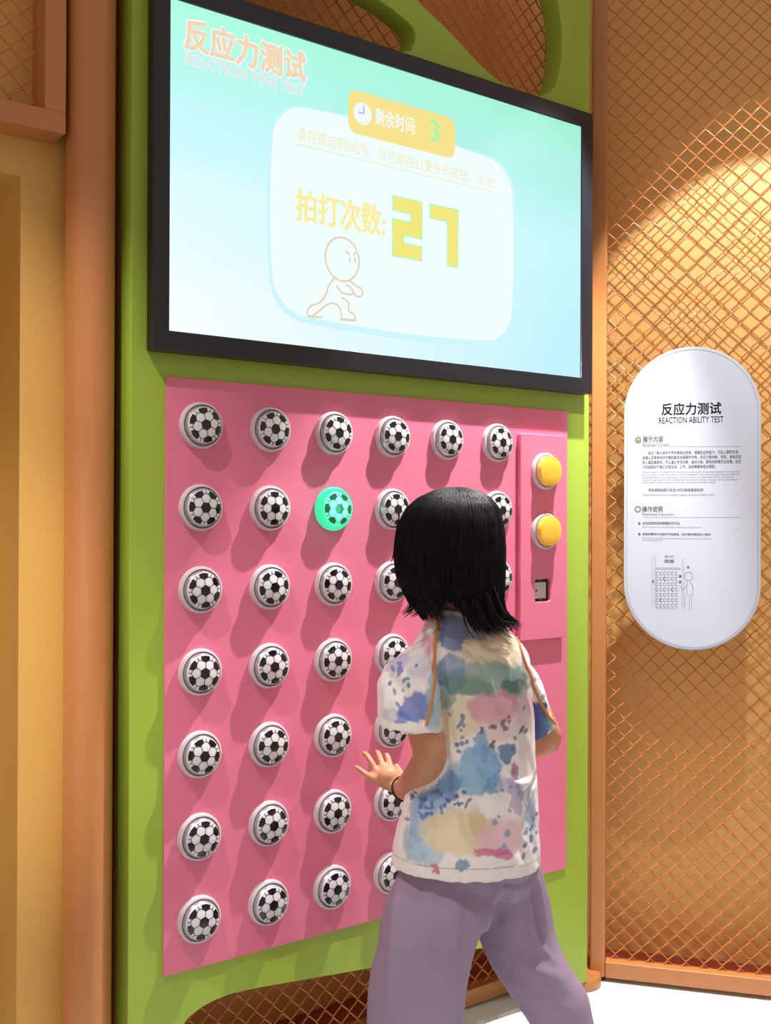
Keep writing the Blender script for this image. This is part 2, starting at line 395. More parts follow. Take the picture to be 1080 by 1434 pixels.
flat('count_digits_outline', digits(0.0035), g_lime, screen, Y0-0.0006)
flat('count_digits', digits(0.0), g_digit, screen, Y0-0.0012)
# plain line drawing of a lunging figure
def spl(P, k=6): return [tuple(p) for p in catmull(P, k)]
fig = [([(0.431+0.047*math.cos(a), 1.912+0.050*math.sin(a)) for a in np.linspace(0, 2*math.pi, 30, endpoint=False)], True),
       (spl([(0.408, 1.866), (0.393, 1.845), (0.384, 1.822), (0.370, 1.806), (0.345, 1.794), (0.336, 1.778), (0.345, 1.771), (0.362, 1.782), (0.390, 1.803), (0.408, 1.808), (0.424, 1.800), (0.430, 1.775)]), False),
       (spl([(0.430, 1.775), (0.466, 1.778), (0.464, 1.790), (0.450, 1.796), (0.448, 1.815), (0.430, 1.825)]), False),
       (spl([(0.415, 1.850), (0.430, 1.836), (0.452, 1.834), (0.462, 1.838), (0.455, 1.850), (0.440, 1.855)]), False),
       (spl([(0.448, 1.868), (0.466, 1.858), (0.486, 1.850), (0.486, 1.836), (0.472, 1.832), (0.462, 1.842)]), False),
       ([(0.338, 1.770), (0.378, 1.773)], False), ([(0.425, 1.773), (0.470, 1.776)], False),
       ([(0.440, 1.932), (0.452, 1.926)], False), ([(0.462, 1.926), (0.468, 1.934)], False), ([(0.451, 1.920), (0.453, 1.908)], False), ([(0.465, 1.921), (0.467, 1.910)], False)]
fm2 = MB()
for P, c in fig:
    s = stroke(P, 0.0042, c); fm2.add(s.v, s.f)
flat('figure_drawing', fm2.mesh('figure_drawing', []), g_line, screen, Y0-0.0008)

# ------------------------------------------------------------------ pink button panel with soccer ball push buttons
panel = MB(); panel.box(0.0115, 1.2045, -0.0045, -0.0002, 0.3645, 1.6135)
panel = panel.build('button_panel', m_pink, bevel=0.0008)
tag(panel, 'pink panel carrying rows of soccer ball push buttons below the display', 'panel')
cm = MB(); cm.lathe([(0.0505, 0.0), (0.0505, 0.005), (0.0485, 0.0100), (0.0455, 0.0115), (0.0445, 0.0115)], 40, 0)
cm.lathe([(0.0445, 0.0115), (0.0425, 0.0085), (0.0400, 0.0150), (0.0385, 0.0170), (0.0375, 0.0160)], 40, 1)
collar_me = cm.mesh('push_button', [m_flange, m_ring], True)
CAPR, CAPH, DOME = 0.0376, 0.0215, 0.0060
def dome(r): return CAPH+DOME*(1-(r/CAPR)**2)
cp = MB(); cp.lathe([(CAPR+0.0006, 0.008), (CAPR+0.0006, 0.0205), (CAPR, dome(CAPR))]+[(CAPR*t, dome(CAPR*t)) for t in (0.92, 0.8, 0.65, 0.5, 0.35, 0.2, 0.06)], 40)
n = 40; base = 10-1
cp.add([(0, -dome(0), 0)]+[(CAPR*0.06*math.cos(2*math.pi*k/n), -dome(0), CAPR*0.06*math.sin(2*math.pi*k/n)) for k in range(n)], [(0, 1+k, 1+(k+1) % n) for k in range(n)])
cap_me = cp.mesh('cap', m_white, True)
# flat print: black centre hexagon, six black outer patches, seams
def on_dome(x, z): return (x, -(dome(math.hypot(x, z))+0.0004), z)
def ink_mesh():
    mb = MB(); R1 = 0.0125
    def fan(P, sub=3):
        c = np.mean(P, 0); V = []; Fc = []
        # concentric rings so that the print follows the dome
        k = len(P); Q = []
        for i in range(k):
            a, d = np.array(P[i]), np.array(P[(i+1) % k])
            for j in range(3): Q.append(a+(d-a)*j/3)
        q = len(Q); V.append(on_dome(*c))
        for s in range(1, sub+1):
            for p in Q: V.append(on_dome(*(c+(p-c)*s/sub)))
        for i in range(q): Fc.append((0, 1+i, 1+(i+1) % q))
        for s in range(1, sub):
            for i in range(q):
                a, d = 1+(s-1)*q+i, 1+(s-1)*q+(i+1) % q; Fc.append((a, d, d+q, a+q))
        mb.add(V, Fc)
    hexa = [(R1*math.cos(math.radians(60*k)), R1*math.sin(math.radians(60*k))) for k in range(6)]
    fan(hexa)
    def seam(a, d, w=0.0013):
        a, d = np.array(a), np.array(d); t = (d-a)/np.linalg.norm(d-a); nn = np.array([-t[1], t[0]])*w/2; k = 4; V = []; Fc = []
        for i in range(k+1):
            p = a+(d-a)*i/k; V += [on_dome(*(p+nn)), on_dome(*(p-nn))]
        for i in range(k): Fc.append((2*i, 2*i+1, 2*i+3, 2*i+2))
        mb.add(V, Fc)
    for k in range(6):
        a = math.radians(60*k); pol = lambda r, da: (r*math.cos(a+math.radians(da)), r*math.sin(a+math.radians(da)))
        seam(pol(R1*0.95, 0), pol(0.0238, 0))                    # spoke between two white panels
        # black patch sits where two white panels meet
        fan([pol(0.0228, 0), pol(0.0286, 19), pol(0.0368, 17), pol(0.0373, 0), pol(0.0368, -17), pol(0.0286, -19)])
        seam(pol(0.0286, 19), pol(0.0312, 30)); seam(pol(0.0312, 30), pol(0.0286, 41))
        seam(pol(0.0312, 30), pol(0.0374, 30))
    return mb.mesh('soccer_print', m_ink, True)
ink_me = ink_mesh()
m_lit = mat('lit_green_cap', (120, 220, 180), 0.3, emit=(100, 232, 178, 0.72), coat=0.3)
m_litring = mat('lit_green_collar', (40, 180, 130), 0.3, emit=(58, 228, 172, 0.85))
m_litink = mat('lit_print', (20, 60, 40), 0.3, emit=(30, 110, 75, 0.6))
UB, ZB, DU, DZ = 0.0912, 1.5153, 0.1699, 0.1745
for i in range(7):
    for j in range(6):
        bt = link('push_button', collar_me, panel, (UB+j*DU, -0.0046, ZB-i*DZ))
        cap = link('cap', cap_me, bt); ink = link('soccer_print', ink_me, bt)
        ink.rotation_euler.y = random.uniform(0, math.radians(60))
        if (i, j) == (1, 2):
            bt['label'] = 'glowing green push button, the only lit one'
            for ob, ml in ((bt, (m_litring, m_litring)), (cap, (m_lit,)), (ink, (m_litink,))):
                for k, m in enumerate(ml):
                    ob.material_slots[k].link = 'OBJECT'; ob.material_slots[k].material = m
            l = bpy.data.lights.new('button_lamp', 'POINT'); l.energy = 0.12; l.color = (0.25, 1.0, 0.75); l.shadow_soft_size = 0.02
            lo = link('button_lamp', l, bt, (0, -0.045, 0))

# control plate with two yellow buttons and a scanner window
ctl = empty('control_plate', (0, 0, 0)); tag(ctl, 'raised pink control plate with two yellow buttons and a square scanner', 'control panel')
me = plate_mesh('plate', [rounded(1.0155, 1.1845, 0.998, 1.5445, 0.005), rounded(1.069, 1.127, 1.098, 1.158, 0.006)], 0.0135, 0.0018); me.materials.append(m_pink)
link('plate', me, ctl, (0, -0.0047, 0))
m_yellow = mat('yellow_cap', (246, 196, 62), 0.35, coat=0.5, emit=(246, 190, 50, 0.08))
yb = MB(); yb.lathe([(0.0495, 0.0), (0.0495, 0.005), (0.0475, 0.0085), (0.0445, 0.0100), (0.0435, 0.0090), (0.0425, 0.0080)], 40, 0); yb.lathe([(0.0425, 0.0080), (0.0412, 0.0120), (0.0400, 0.0125)], 40, 1)
ycol = yb.mesh('start_button', [m_flange, m_ring], True)
yc = MB(); yc.lathe([(0.0398, 0.008), (0.0398, 0.0240), (0.0385, 0.0265), (0.030, 0.0283), (0.018, 0.0294), (0.005, 0.0298), (0.0005, 0.0298)], 40); ycap = yc.mesh('cap', m_yellow, True)
for z in (1.446, 1.2865):
    bt = link('start_button', ycol, ctl, (1.1030, -0.0183, z)); link('cap', ycap, bt)
sc = MB(); sc.box(1.066, 1.130, -0.0062, -0.0048, 1.095, 1.161); sc.build('scanner', m_black, ctl)
m_scan = mat('scanner_silver', (206, 196, 196), 0.35)
s2 = MB(); s2.box(1.0700, 1.1150, -0.0130, -0.0064, 1.1065, 1.1495); so = s2.build('scanner_face', m_scan, ctl, bevel=0.001)
s3 = MB(); s3.lathe([(0.0028, 0.0), (0.0028, 0.0012)], 12, close=True); s3.build('lens', m_ink, so, loc=(1.078, -0.0132, 1.128))
for x in (1.078, 1.100):
    for z in (1.1015, 1.1545):
        s4 = MB(); s4.lathe([(0.0016, 0.0), (0.0016, 0.001)], 10, close=True); s4.build('led', m_white, ctl, loc=(x, -0.0064, z))

# ------------------------------------------------------------------ information sign on the right fence
sign = empty('information_sign', (FA[0]-FN[0]*0.012, FA[1]-FN[1]*0.012, 0), RZ)
tag(sign, 'white pill shaped sign with black reaction ability test lettering on the fence', 'sign')
SX, SR, SZ0, SZ1 = 0.2245, 0.1835, 0.955, 1.799
def capsule(g, n=28):
    r = SR-g; P = []
    for k in range(n+1):
        a = math.pi*k/n; P.append((SX+r*math.cos(a), SZ1-SR+r*math.sin(a)))
    for k in range(n+1):
        a = math.pi+math.pi*k/n; P.append((SX+r*math.cos(a), SZ0+SR+r*math.sin(a)))
    return P
me = plate_mesh('sign_board', [capsule(0)], 0.009, 0.001); me.materials.append(m_signedge); link('sign_board', me, sign, (0, 0, 0))
me = plate_mesh('sign_face', [capsule(0.004)], 0.0006); me.materials.append(m_sign); face = link('sign_face', me, sign, (0, -0.0092, 0))
for x in (0.10, 0.35):
    for z in (1.1, 1.65):
        sp = MB(); sp.lathe([(0.008, 0.0), (0.008, 0.010)], 12, close=True); sp.build('standoff', m_orange, sign, loc=(x, 0.0105, z))
m_tx = mat('text_black', (24, 26, 36), 0.6); m_tg = mat('text_grey', (92, 96, 104), 0.6); m_tl = mat('text_light', (120, 124, 132), 0.6); m_olive = mat('icon_olive', (126, 138, 100), 0.6); m_bl = mat('line_blue', (120, 150, 190), 0.6)
YS = -0.0101
flat('border_line', stroke(capsule(0.0085, 40), 0.0011, True).mesh('border_line', []), m_bl, face, 0.0092+YS)
def SXZ(px, py):
    d = cr*(px-540)/F-cu*(py-717)/F+fw; t = ((FA-FN*0.021-CAM[:2])@FN)/(d[:2]@FN); P = CAM+t*d
    return float((P[:2]-FA)@FD), float(P[2])
def stext(name, body, px0, py0, px1, py1, m, bold=0.0, lines=1.0):
    x0, z1 = SXZ(px0, (py0)); x1, z0 = SXZ(px1, py1)
    me = text_mesh(name, body, x0, x1, z0, z1, bold, lines); flat(name, me, m, face, 0.0092+YS)
stext('title_text', '反应力测试', 927, 565, 1010, 580, m_tx, 0.022)
stext('subtitle_text', 'REACTION ABILITY TEST', 923, 584.5, 1013.5, 591.5, m_tx, 0.006)
stext('heading_text', '展示内容', 900.5, 611, 929, 619.5, m_olive, 0.012)
stext('heading_text', 'Exhibition Content', 900, 620.5, 938, 624.5, m_tg)
stext('heading_text', '操作说明', 899.5, 709, 928, 717, m_olive, 0.012)
stext('heading_text', 'Operating Instruction', 899.5, 718.5, 944, 722.8, m_tg)
def srule(px0, px1, py):
    a, b_ = SXZ(px0, py), SXZ(px1, py+0.0); flat('rule', stroke([a, b_], 0.0007).mesh('rule', []), m_tl, face, 0.0092+YS)
srule(900, 1038, 625.5); srule(900, 1038, 724.5)
stext('body_text', '　　反应力是人体对外界刺激做出快速、准确反应的能力，它在人类的生存、\n发展以及各种活动中都起着至关重要的作用。反应力受年龄、性别、身体状态\n和心理因素影响，可以通过专项训练、运动训练、游戏训练等方法加强。反应\n力的提高对于我们日常生活、工作、运动等都有很大帮助。', 900, 632, 1038, 655.5, m_tg, 0.006, 1.25)
stext('body_text', 'Reaction ability is the ability of the human body to make quick and accurate responses to external stim-\nuli, and it plays a crucial role in human survival, development, and various activities. Reaction ability is in-\nfluenced by factors such as age, gender, physical condition, and psychological factors. It can be en-\nhanced through methods such as specialized training, sports training, and game training. Improving re-\naction ability is of great help for our daily life, work, sports, and other aspects.', 900, 660, 1038, 677, m_tl, 0.0, 1.1)
stext('body_text', '你知道哪些提升反应力的训练或者游戏呢?', 908, 684, 986, 688.5, m_tg, 0.004)
stext('body_text', 'Do you know what kinds of trainings or games can improve reaction ability?', 900, 691.5, 1001, 695, m_tl)
stext('step_text', '点击右侧按钮选择屏幕模式并开始。', 900, 730.5, 953, 735, m_tg, 0.006)
stext('step_text', 'Click the button on the right side to select the mode and start.', 900, 736.8, 983, 740, m_tl)
stext('step_text', '根据屏幕倒计时提示开始游戏，拍打随机亮起的小球吧!', 900, 746, 996, 750.5, m_tg, 0.006)
stext('step_text', 'Start the game according to the countdown prompts shown on the screen, and\nsee the amazing lit balls.', 900, 752.5, 996, 759, m_tl)
def sdisc(name, px, py, r, m, inner=0.0, y=0.0):
    x, z = SXZ(px, py); P = [(x+r*math.cos(a), z+r*math.sin(a)) for a in np.linspace(0, 2*math.pi, 24, endpoint=False)]
    if inner: flat(name, stroke([(x+(r+inner)/2*math.cos(a), z+(r+inner)/2*math.sin(a)) for a in np.linspace(0, 2*math.pi, 24, endpoint=False)], r-inner, True).mesh(name, []), m, face, 0.0092+YS+y)
    else: flat(name, plate_mesh(name, [P], 0.0002), m, face, 0.0092+YS+y)
sdisc('heading_icon', 894, 616, 0.0092, m_olive); sdisc('heading_icon', 893.5, 713, 0.0092, m_olive, 0.0055)
x, z = SXZ(894, 616); flat('heading_icon', stroke([(x-0.005, z-0.002), (x, z+0.003), (x+0.003, z), (x+0.005, z+0.002)], 0.0016).mesh('heading_icon', []), m_sign, face, 0.0092+YS-0.0005)
sdisc('step_dot', 895.5, 732.8, 0.0032, m_tg); sdisc('step_dot', 895.5, 747.8, 0.0032, m_tg)
# small line diagram of the game
dg = MB()
def dstroke(P, w=0.0013):
    s = stroke([SXZ(*p) for p in P], w); dg.add(s.v, s.f)
for x in (913, 916, 918.5): dstroke([(x, 777), (x, 847)], 0.0006)
for x in (955.5, 958): dstroke([(x, 782), (x, 850)], 0.0006)
dstroke([(919, 795.5), (953, 795.5)], 0.0009); dstroke([(919, 797.5), (953, 797.5)], 0.0006)
dstroke([(919, 851.5), (949, 853)], 0.0006)
dstroke([(950, 797), (958, 797), (958, 826), (950, 826)], 0.0005)
head = [(964.5+6*math.cos(a), 807+6*math.sin(a)) for a in np.linspace(0, 2*math.pi, 20)]
dstroke(head, 0.0009)
dstroke([(962, 813), (962, 833), (970, 833), (971, 822), (967, 815)], 0.0009); dstroke([(963, 818), (957, 826), (953, 820)], 0.0009)
for x in (959, 965.5, 968.5): dstroke([(x+0.5, 833), (x, 855)], 0.0007)
for r in range(7):
    for c in range(6):
        cx, cy = 920.5+c*5.4, 803+r*7.5
        lit = (r, c) in ((1, 2), (3, 4), (5, 1))
        dstroke([(cx+1.9*math.cos(a), cy+2.2*math.sin(a)) for a in np.linspace(0.7, 5.6, 10)], 0.0022 if lit else 0.0012)
for cy in (807, 815): dstroke([(952.8+1.2*math.cos(a), cy+1.4*math.sin(a)) for a in np.linspace(0, 6.3, 8)], 0.003)
flat('diagram', dg.mesh('diagram', []), m_tg, face, 0.0092+YS)
stext('diagram_text', '倒计时', 931, 777.5, 944, 781.5, m_tg); stext('diagram_text', '00:00', 931, 783.5, 944, 788, m_tx, 0.02)
sdisc('diagram_dot', 964, 794, 0.0035, m_olive); sdisc('diagram_dot', 915, 814, 0.0035, m_olive)

# ------------------------------------------------------------------ the child in front of the board
GYAW = math.radians(20.0); GO = at_d(655, 1190, 2.27); GO = np.array([GO[0], GO[1], 0.0])
gx = np.array([math.cos(GYAW), -math.sin(GYAW), 0.0]); gy = np.array([math.sin(GYAW), math.cos(GYAW), 0.0]); gz = np.array([0, 0, 1.0])
G3 = np.stack([gx, gy, gz])
def loc_of(w): return G3@(np.asarray(w, float)-GO)
def L(px, py, dep): return loc_of(at_d(px, py, dep))
crl = G3@np.array([cr[0], cr[1], 0.0]); crl /= np.linalg.norm(crl); fwl = np.array([-crl[1], crl[0], 0.0])
CAML = loc_of(CAM)
def ray_dir(px, py): d = G3@(cr*(px-540)/F-cu*(py-717)/F+fw); return d/np.linalg.norm(d)
person = empty('person', tuple(GO), -GYAW)
tag(person, 'child with black shoulder length hair, splashed T-shirt and lavender trousers facing the board', 'person')

def ring(c, u, v, a, b, n=28, e=1.0):
    t = np.linspace(0, 2*math.pi, n, endpoint=False); C_, S_ = np.cos(t), np.sin(t)
    C_ = np.sign(C_)*np.abs(C_)**e; S_ = np.sign(S_)*np.abs(S_)**e
    return c+np.outer(C_*a, u)+np.outer(S_*b, v)
def hring(px, py, dep, hw, b, n=28, e=0.92, tilt=0.0, u=None):
    k = dep/F; v = np.array([0, 0, 1.0])*0
    uu = crl if u is None else u; vv = np.array([-uu[1], uu[0], 0.0])
    uu = uu*math.cos(tilt)+gz*math.sin(tilt)
    return ring(L(px, py, dep), uu, vv, hw*k, b, n, e)
def dense(rings, k=4):
    """interpolate between rings"""
    R = np.array(rings); return [np.array(r) for r in catmull([r.ravel() for r in R], k)]
def dense_rings(rings, k=4):
    n = len(rings[0]); return [r.reshape(n, 3) for r in dense([np.array(r) for r in rings], k)]
def limb(mb, P, R, k=5, n=16):
    """round limb along joints P with radii R"""
    Q = catmull([np.append(p, r) for p, r in zip(P, R)], k); Q = np.array(Q)
    pts, rad = Q[:, :3], Q[:, 3]; prev = None; rings = []
    m = len(pts)
    for i in range(m):
        t = pts[min(i+1, m-1)]-pts[max(i-1, 0)]; t = t/np.linalg.norm(t)
        if prev is None: a = np.array([0, 0, 1.0]) if abs(t[2]) < 0.9 else np.array([1.0, 0, 0]); u = np.cross(t, a)
        else: u = prev-t*(prev@t)
        u /= np.linalg.norm(u); prev = u; rings.append(ring(pts[i], u, np.cross(t, u), rad[i], rad[i], n))
    # rounded ends
    def cap(c, r, t): return [ring(c+t*r*math.sin(a), *basis(t), r*math.cos(a), r*math.cos(a), n) for a in (0.5, 1.0, 1.35)]
    t1 = pts[-1]-pts[-2]; t1 /= np.linalg.norm(t1)
    u = prev; w = np.cross(t1, u)
    rings += [ring(pts[-1]+t1*rad[-1]*math.sin(a), u, w, rad[-1]*math.cos(a), rad[-1]*math.cos(a), n) for a in (0.5, 1.0, 1.35)]
    mb.loft(rings)
def blob(mb, c, rx, ry, rz, n=20, m=14, ux=None):
    """ellipsoid in the local frame"""
    rings = []
    for i in range(1, m):
        a = -math.pi/2+math.pi*i/m
        rings.append(ring(np.asarray(c)+gz*rz*math.sin(a), np.array([1.0, 0, 0]), np.array([0, 1.0, 0]), rx*math.cos(a), ry*math.cos(a), n))
    mb.loft(rings)
def remesh(mb, name, voxel, smooth_it=6, fac=0.5):
    o = mb.build(name, []); r = o.modifiers.new('r', 'REMESH'); r.mode = 'VOXEL'; r.voxel_size = voxel
    if smooth_it:
        s = o.modifiers.new('s', 'SMOOTH'); s.factor = fac; s.iterations = smooth_it
    me = evaluated(o, name); bpy.data.objects.remove(o)
    me.materials.clear(); me.polygons.foreach_set('use_smooth', [True]*len(me.polygons)); me.update(); return me
def coords(me):
    a = np.empty(len(me.vertices)*3); me.vertices.foreach_get('co', a); return a.reshape(-1, 3)
def normals(me):
    a = np.empty(len(me.vertices)*3); me.vertex_normals.foreach_get('vector', a); return a.reshape(-1, 3)
def setco(me, a): me.vertices.foreach_set('co', np.ascontiguousarray(a).ravel()); me.update()
def bvh_of(me):
    return BVHTree.FromPolygons([tuple(v) for v in coords(me)], [tuple(p.vertices) for p in me.polygons])
def hit(bvh, px, py):
    h = bvh.ray_cast(Vector(CAML), Vector(ray_dir(px, py)))
    return None if h[0] is None else np.array(h[0])
def lattice_noise(P, scale, seed=0):
    """cheap smooth value noise on an array of points"""
    Q = P*scale+seed*17.31; i = np.floor(Q).astype(int); f = Q-i; f = f*f*(3-2*f); out = 0
    def h(a):
        n = (a[:, 0]*374761393+a[:, 1]*668265263+a[:, 2]*2147483647+seed*974634777) & 0xffffffff
        n = ((n ^ (n >> 13))*1274126177) & 0xffffffff; return ((n ^ (n >> 16)) & 0xffff)/65535.0
    for dx in (0, 1):
        for dy in (0, 1):
            for dz in (0, 1):
                w = (f[:, 0] if dx else 1-f[:, 0])*(f[:, 1] if dy else 1-f[:, 1])*(f[:, 2] if dz else 1-f[:, 2])
                out = out+w*h(i+np.array([dx, dy, dz]))
    return out*2-1
def folds(me, bvh, items):
    """raise or sink soft ridges along polylines picked on the surface"""
    co_ = coords(me); no_ = normals(me); disp = np.zeros(len(co_))
    for pts, amp, wid in items:
        Q = [hit(bvh, *p) for p in pts]; Q = [q for q in Q if q is not None]
        if len(Q) < 2: continue
        Q = catmull(Q, 5); best = np.full(len(co_), 9.0); par = np.zeros(len(co_))
        for i in range(len(Q)-1):
            a, d = Q[i], Q[i+1]-Q[i]; t = np.clip(((co_-a)@d)/(d@d+1e-12), 0, 1)
            dist = np.linalg.norm(co_-a-t[:, None]*d, axis=1); up = dist < best
            best = np.where(up, dist, best); par = np.where(up, (i+t)/(len(Q)-1), par)
        disp += amp*1.35*np.exp(-(best/wid)**2)*np.clip(np.sin(np.pi*np.clip(par, 0.06, 0.94))*1.6, 0, 1)
    setco(me, co_+no_*disp[:, None])

# --- body: one continuous surface
bd = MB()
U20 = np.array([1.0, 0, 0])
bd.loft(dense_rings([hring(657, 1232, 2.27, 50, 0.055), hring(655, 1190, 2.27, 70, 0.075), hring(660, 1120, 2.27, 66, 0.072), hring(665, 1050, 2.27, 66, 0.074), hring(665, 980, 2.27, 70, 0.078), hring(660, 920, 2.27, 68, 0.066), hring(653, 892, 2.27, 46, 0.048), hring(646, 870, 2.265, 30, 0.036)]))
limb(bd, [L(650, 880, 2.275), L(642, 845, 2.265), L(636, 800, 2.26)], [0.045, 0.038, 0.038])
HC = L(632, 772, 2.262)
hy = np.array([-0.12, 0.993, 0.0]); hx = np.array([0.993, 0.12, 0.0])
def head_ring(z, a, b, off): return ring(HC+gz*z+hy*off, hx, hy, a, b, 24, 0.96)
bd.loft(dense_rings([head_ring(-0.112, 0.018, 0.022, 0.040), head_ring(-0.100, 0.038, 0.046, 0.026), head_ring(-0.075, 0.054, 0.066, 0.012), head_ring(-0.04, 0.066, 0.080, 0.003), head_ring(0.0, 0.072, 0.088, -0.003), head_ring(0.04, 0.074, 0.092, -0.006), head_ring(0.075, 0.064, 0.080, -0.006), head_ring(0.096, 0.042, 0.054, -0.004), head_ring(0.105, 0.014, 0.018, -0.002)], 3))
limb(bd, [HC+hy*0.080+gz*0.012, HC+hy*0.090-gz*0.014, HC+hy*0.096-gz*0.030], [0.006, 0.008, 0.010])       # nose
for s in (-1, 1):
    blob(bd, HC+hx*s*0.013+hy*0.090-gz*0.031, 0.008, 0.008, 0.006)
    limb(bd, [HC+hx*s*0.012+hy*0.083+gz*0.024, HC+hx*s*0.045+hy*0.066+gz*0.024], [0.006, 0.006])            # brow
    limb(bd, [HC+hx*s*0.071-hy*0.010+gz*0.018, HC+hx*s*0.079-hy*0.016+gz*0.008, HC+hx*s*0.076-hy*0.010-gz*0.014, HC+hx*s*0.070-hy*0.004-gz*0.024], [0.007, 0.009, 0.008, 0.006])  # ear
limb(bd, [HC-hx*0.020+hy*0.074-gz*0.060, HC+hy*0.083-gz*0.059, HC+hx*0.020+hy*0.074-gz*0.060], [0.004, 0.007, 0.004])   # lips
# left arm, reaching for the buttons
W1 = L(563, 1107, 2.362)
limb(bd, [L(606, 918, 2.245), L(585, 960, 2.205), L(592, 1018, 2.188), L(602, 1056, 2.190), L(590, 1084, 2.245), L(575, 1100, 2.305), W1], [0.030, 0.030, 0.0325, 0.035, 0.034, 0.030, 0.0215])
# left hand: palm, four fingers, thumb
K = {'i': L(548, 1078, 2.405), 'm': L(537, 1076, 2.408), 'r': L(527, 1080, 2.406), 'p': L(519, 1088, 2.400)}
for k_, w_ in (('i', 0.0115), ('m', 0.0115), ('r', 0.011), ('p', 0.0105)):
    limb(bd, [W1*0.75+K[k_]*0.25+0*gz, W1*0.45+K[k_]*0.55, K[k_]], [0.0135, 0.0120, w_])
blob(bd, (W1*0.42+(K['m']+K['r'])/2*0.58), 0.027, 0.022, 0.026)
fing = {'i': [(548, 1078, 2.405), (545, 1067, 2.425), (543, 1060, 2.447), (541, 1057, 2.462)],
        'm': [(537, 1076, 2.408), (533, 1064, 2.424), (530, 1056, 2.444), (528, 1053, 2.460)],
        'r': [(527, 1080, 2.406), (520, 1067, 2.414), (514, 1058, 2.426), (510, 1055, 2.438)],
        'p': [(519, 1088, 2.400), (510, 1082, 2.405), (503, 1077, 2.412), (498.5, 1074, 2.418)]}
for k_, P in fing.items():
    r0 = 0.0062 if k_ == 'p' else 0.0070
    limb(bd, [L(*p) for p in P], [r0*1.1, r0, r0*0.95, r0*0.82], 4, 12)
limb(bd, [W1*0.7+K['i']*0.3, L(562, 1090, 2.396), L(559, 1080, 2.420), L(555, 1073, 2.438)], [0.013, 0.011, 0.0080, 0.0068], 4, 12)
# right arm, bent, forearm forward
W2 = L(733, 1046, 2.50)
limb(bd, [L(706, 918, 2.31), L(738, 960, 2.335), L(760, 1010, 2.35), L(768, 1034, 2.362), L(755, 1041, 2.41), L(742, 1044, 2.46), W2], [0.028, 0.027, 0.028, 0.029, 0.029, 0.026, 0.020])
K2 = {}
for i_, k_ in enumerate('imrp'):
    a = W2+np.array([-0.010-0.004*i_, 0.060-0.003*i_, 0.030-0.016*i_]); K2[k_] = a
    limb(bd, [W2*0.7+a*0.3, a], [0.0135, 0.0110])
    limb(bd, [a, a+np.array([-0.008, 0.024, 0.004]), a+np.array([-0.022, 0.038, 0.002]), a+np.array([-0.036, 0.040, -0.004])], [0.0072, 0.0068, 0.0064, 0.0056], 4, 12)
limb(bd, [W2*0.7+K2['i']*0.3, W2+np.array([-0.022, 0.036, 0.034]), W2+np.array([-0.036, 0.056, 0.042])], [0.012, 0.0095, 0.0068], 4, 12)
# legs and feet
LF = L(574, 1600, 2.25); RF = L(836, 1566, 2.345)
limb(bd, [L(622, 1205, 2.265), L(602, 1300, 2.245), L(585, 1400, 2.23), L(578, 1500, 2.24), LF*[1, 1, 0]+gz*0.07], [0.060, 0.056, 0.050, 0.044, 0.034])
limb(bd, [L(692, 1205, 2.285), L(730, 1300, 2.315), L(772, 1400, 2.32), L(810, 1500, 2.34), RF*[1, 1, 0]+gz*0.07], [0.050, 0.052, 0.044, 0.040, 0.033])
for P, a in ((LF, 0.10), (RF, -0.25)):
    f0 = P*[1, 1, 0]; d = np.array([-math.sin(a), math.cos(a), 0])
    limb(bd, [f0-d*0.03+gz*0.036, f0+d*0.04+gz*0.036, f0+d*0.11+gz*0.026, f0+d*0.15+gz*0.022], [0.028, 0.030, 0.026, 0.020])
m_skin = mat('skin', (202, 143, 108), 0.5, bump=0.03, bscale=400, vary=0.05, vscale=18)
m_skin.node_tree.nodes['Principled BSDF'].inputs['Subsurface Weight'].default_value = 0.12
m_skin.node_tree.nodes['Principled BSDF'].inputs['Subsurface Radius'].default_value = (0.012, 0.005, 0.003)
me = remesh(bd, 'body', 0.0032, 4); me.materials.append(m_skin); body = link('body', me, person)
m_eye = mat('eye', (30, 24, 22), 0.15)
for s in (-1, 1):
    e = MB(); blob(e, HC+hx*s*0.030+hy*0.074+gz*0.006, 0.011, 0.008, 0.0065); e.build('eye', m_eye, body, smooth=True)

# --- wrist band: two dark hair ties
m_tie = mat('dark_elastic', (40, 22, 24), 0.6)
wd = L(585, 1090, 2.265)-W1; wd /= np.linalg.norm(wd); wu = np.cross(wd, gz); wu /= np.linalg.norm(wu); wv = np.cross(wd, wu)
wt = MB()
for off, rr, tl in ((0.012, 0.0262, 0.15), (0.018, 0.0272, -0.10)):
    wt.tube([W1+wd*(off+0.006*math.sin(a+tl*8)*0.5)+wu*rr*math.cos(a)+wv*rr*math.sin(a) for a in np.linspace(0, 2*math.pi, 30)], 0.0021, 8)
wt.build('wrist_band', m_tie, person, smooth=True)

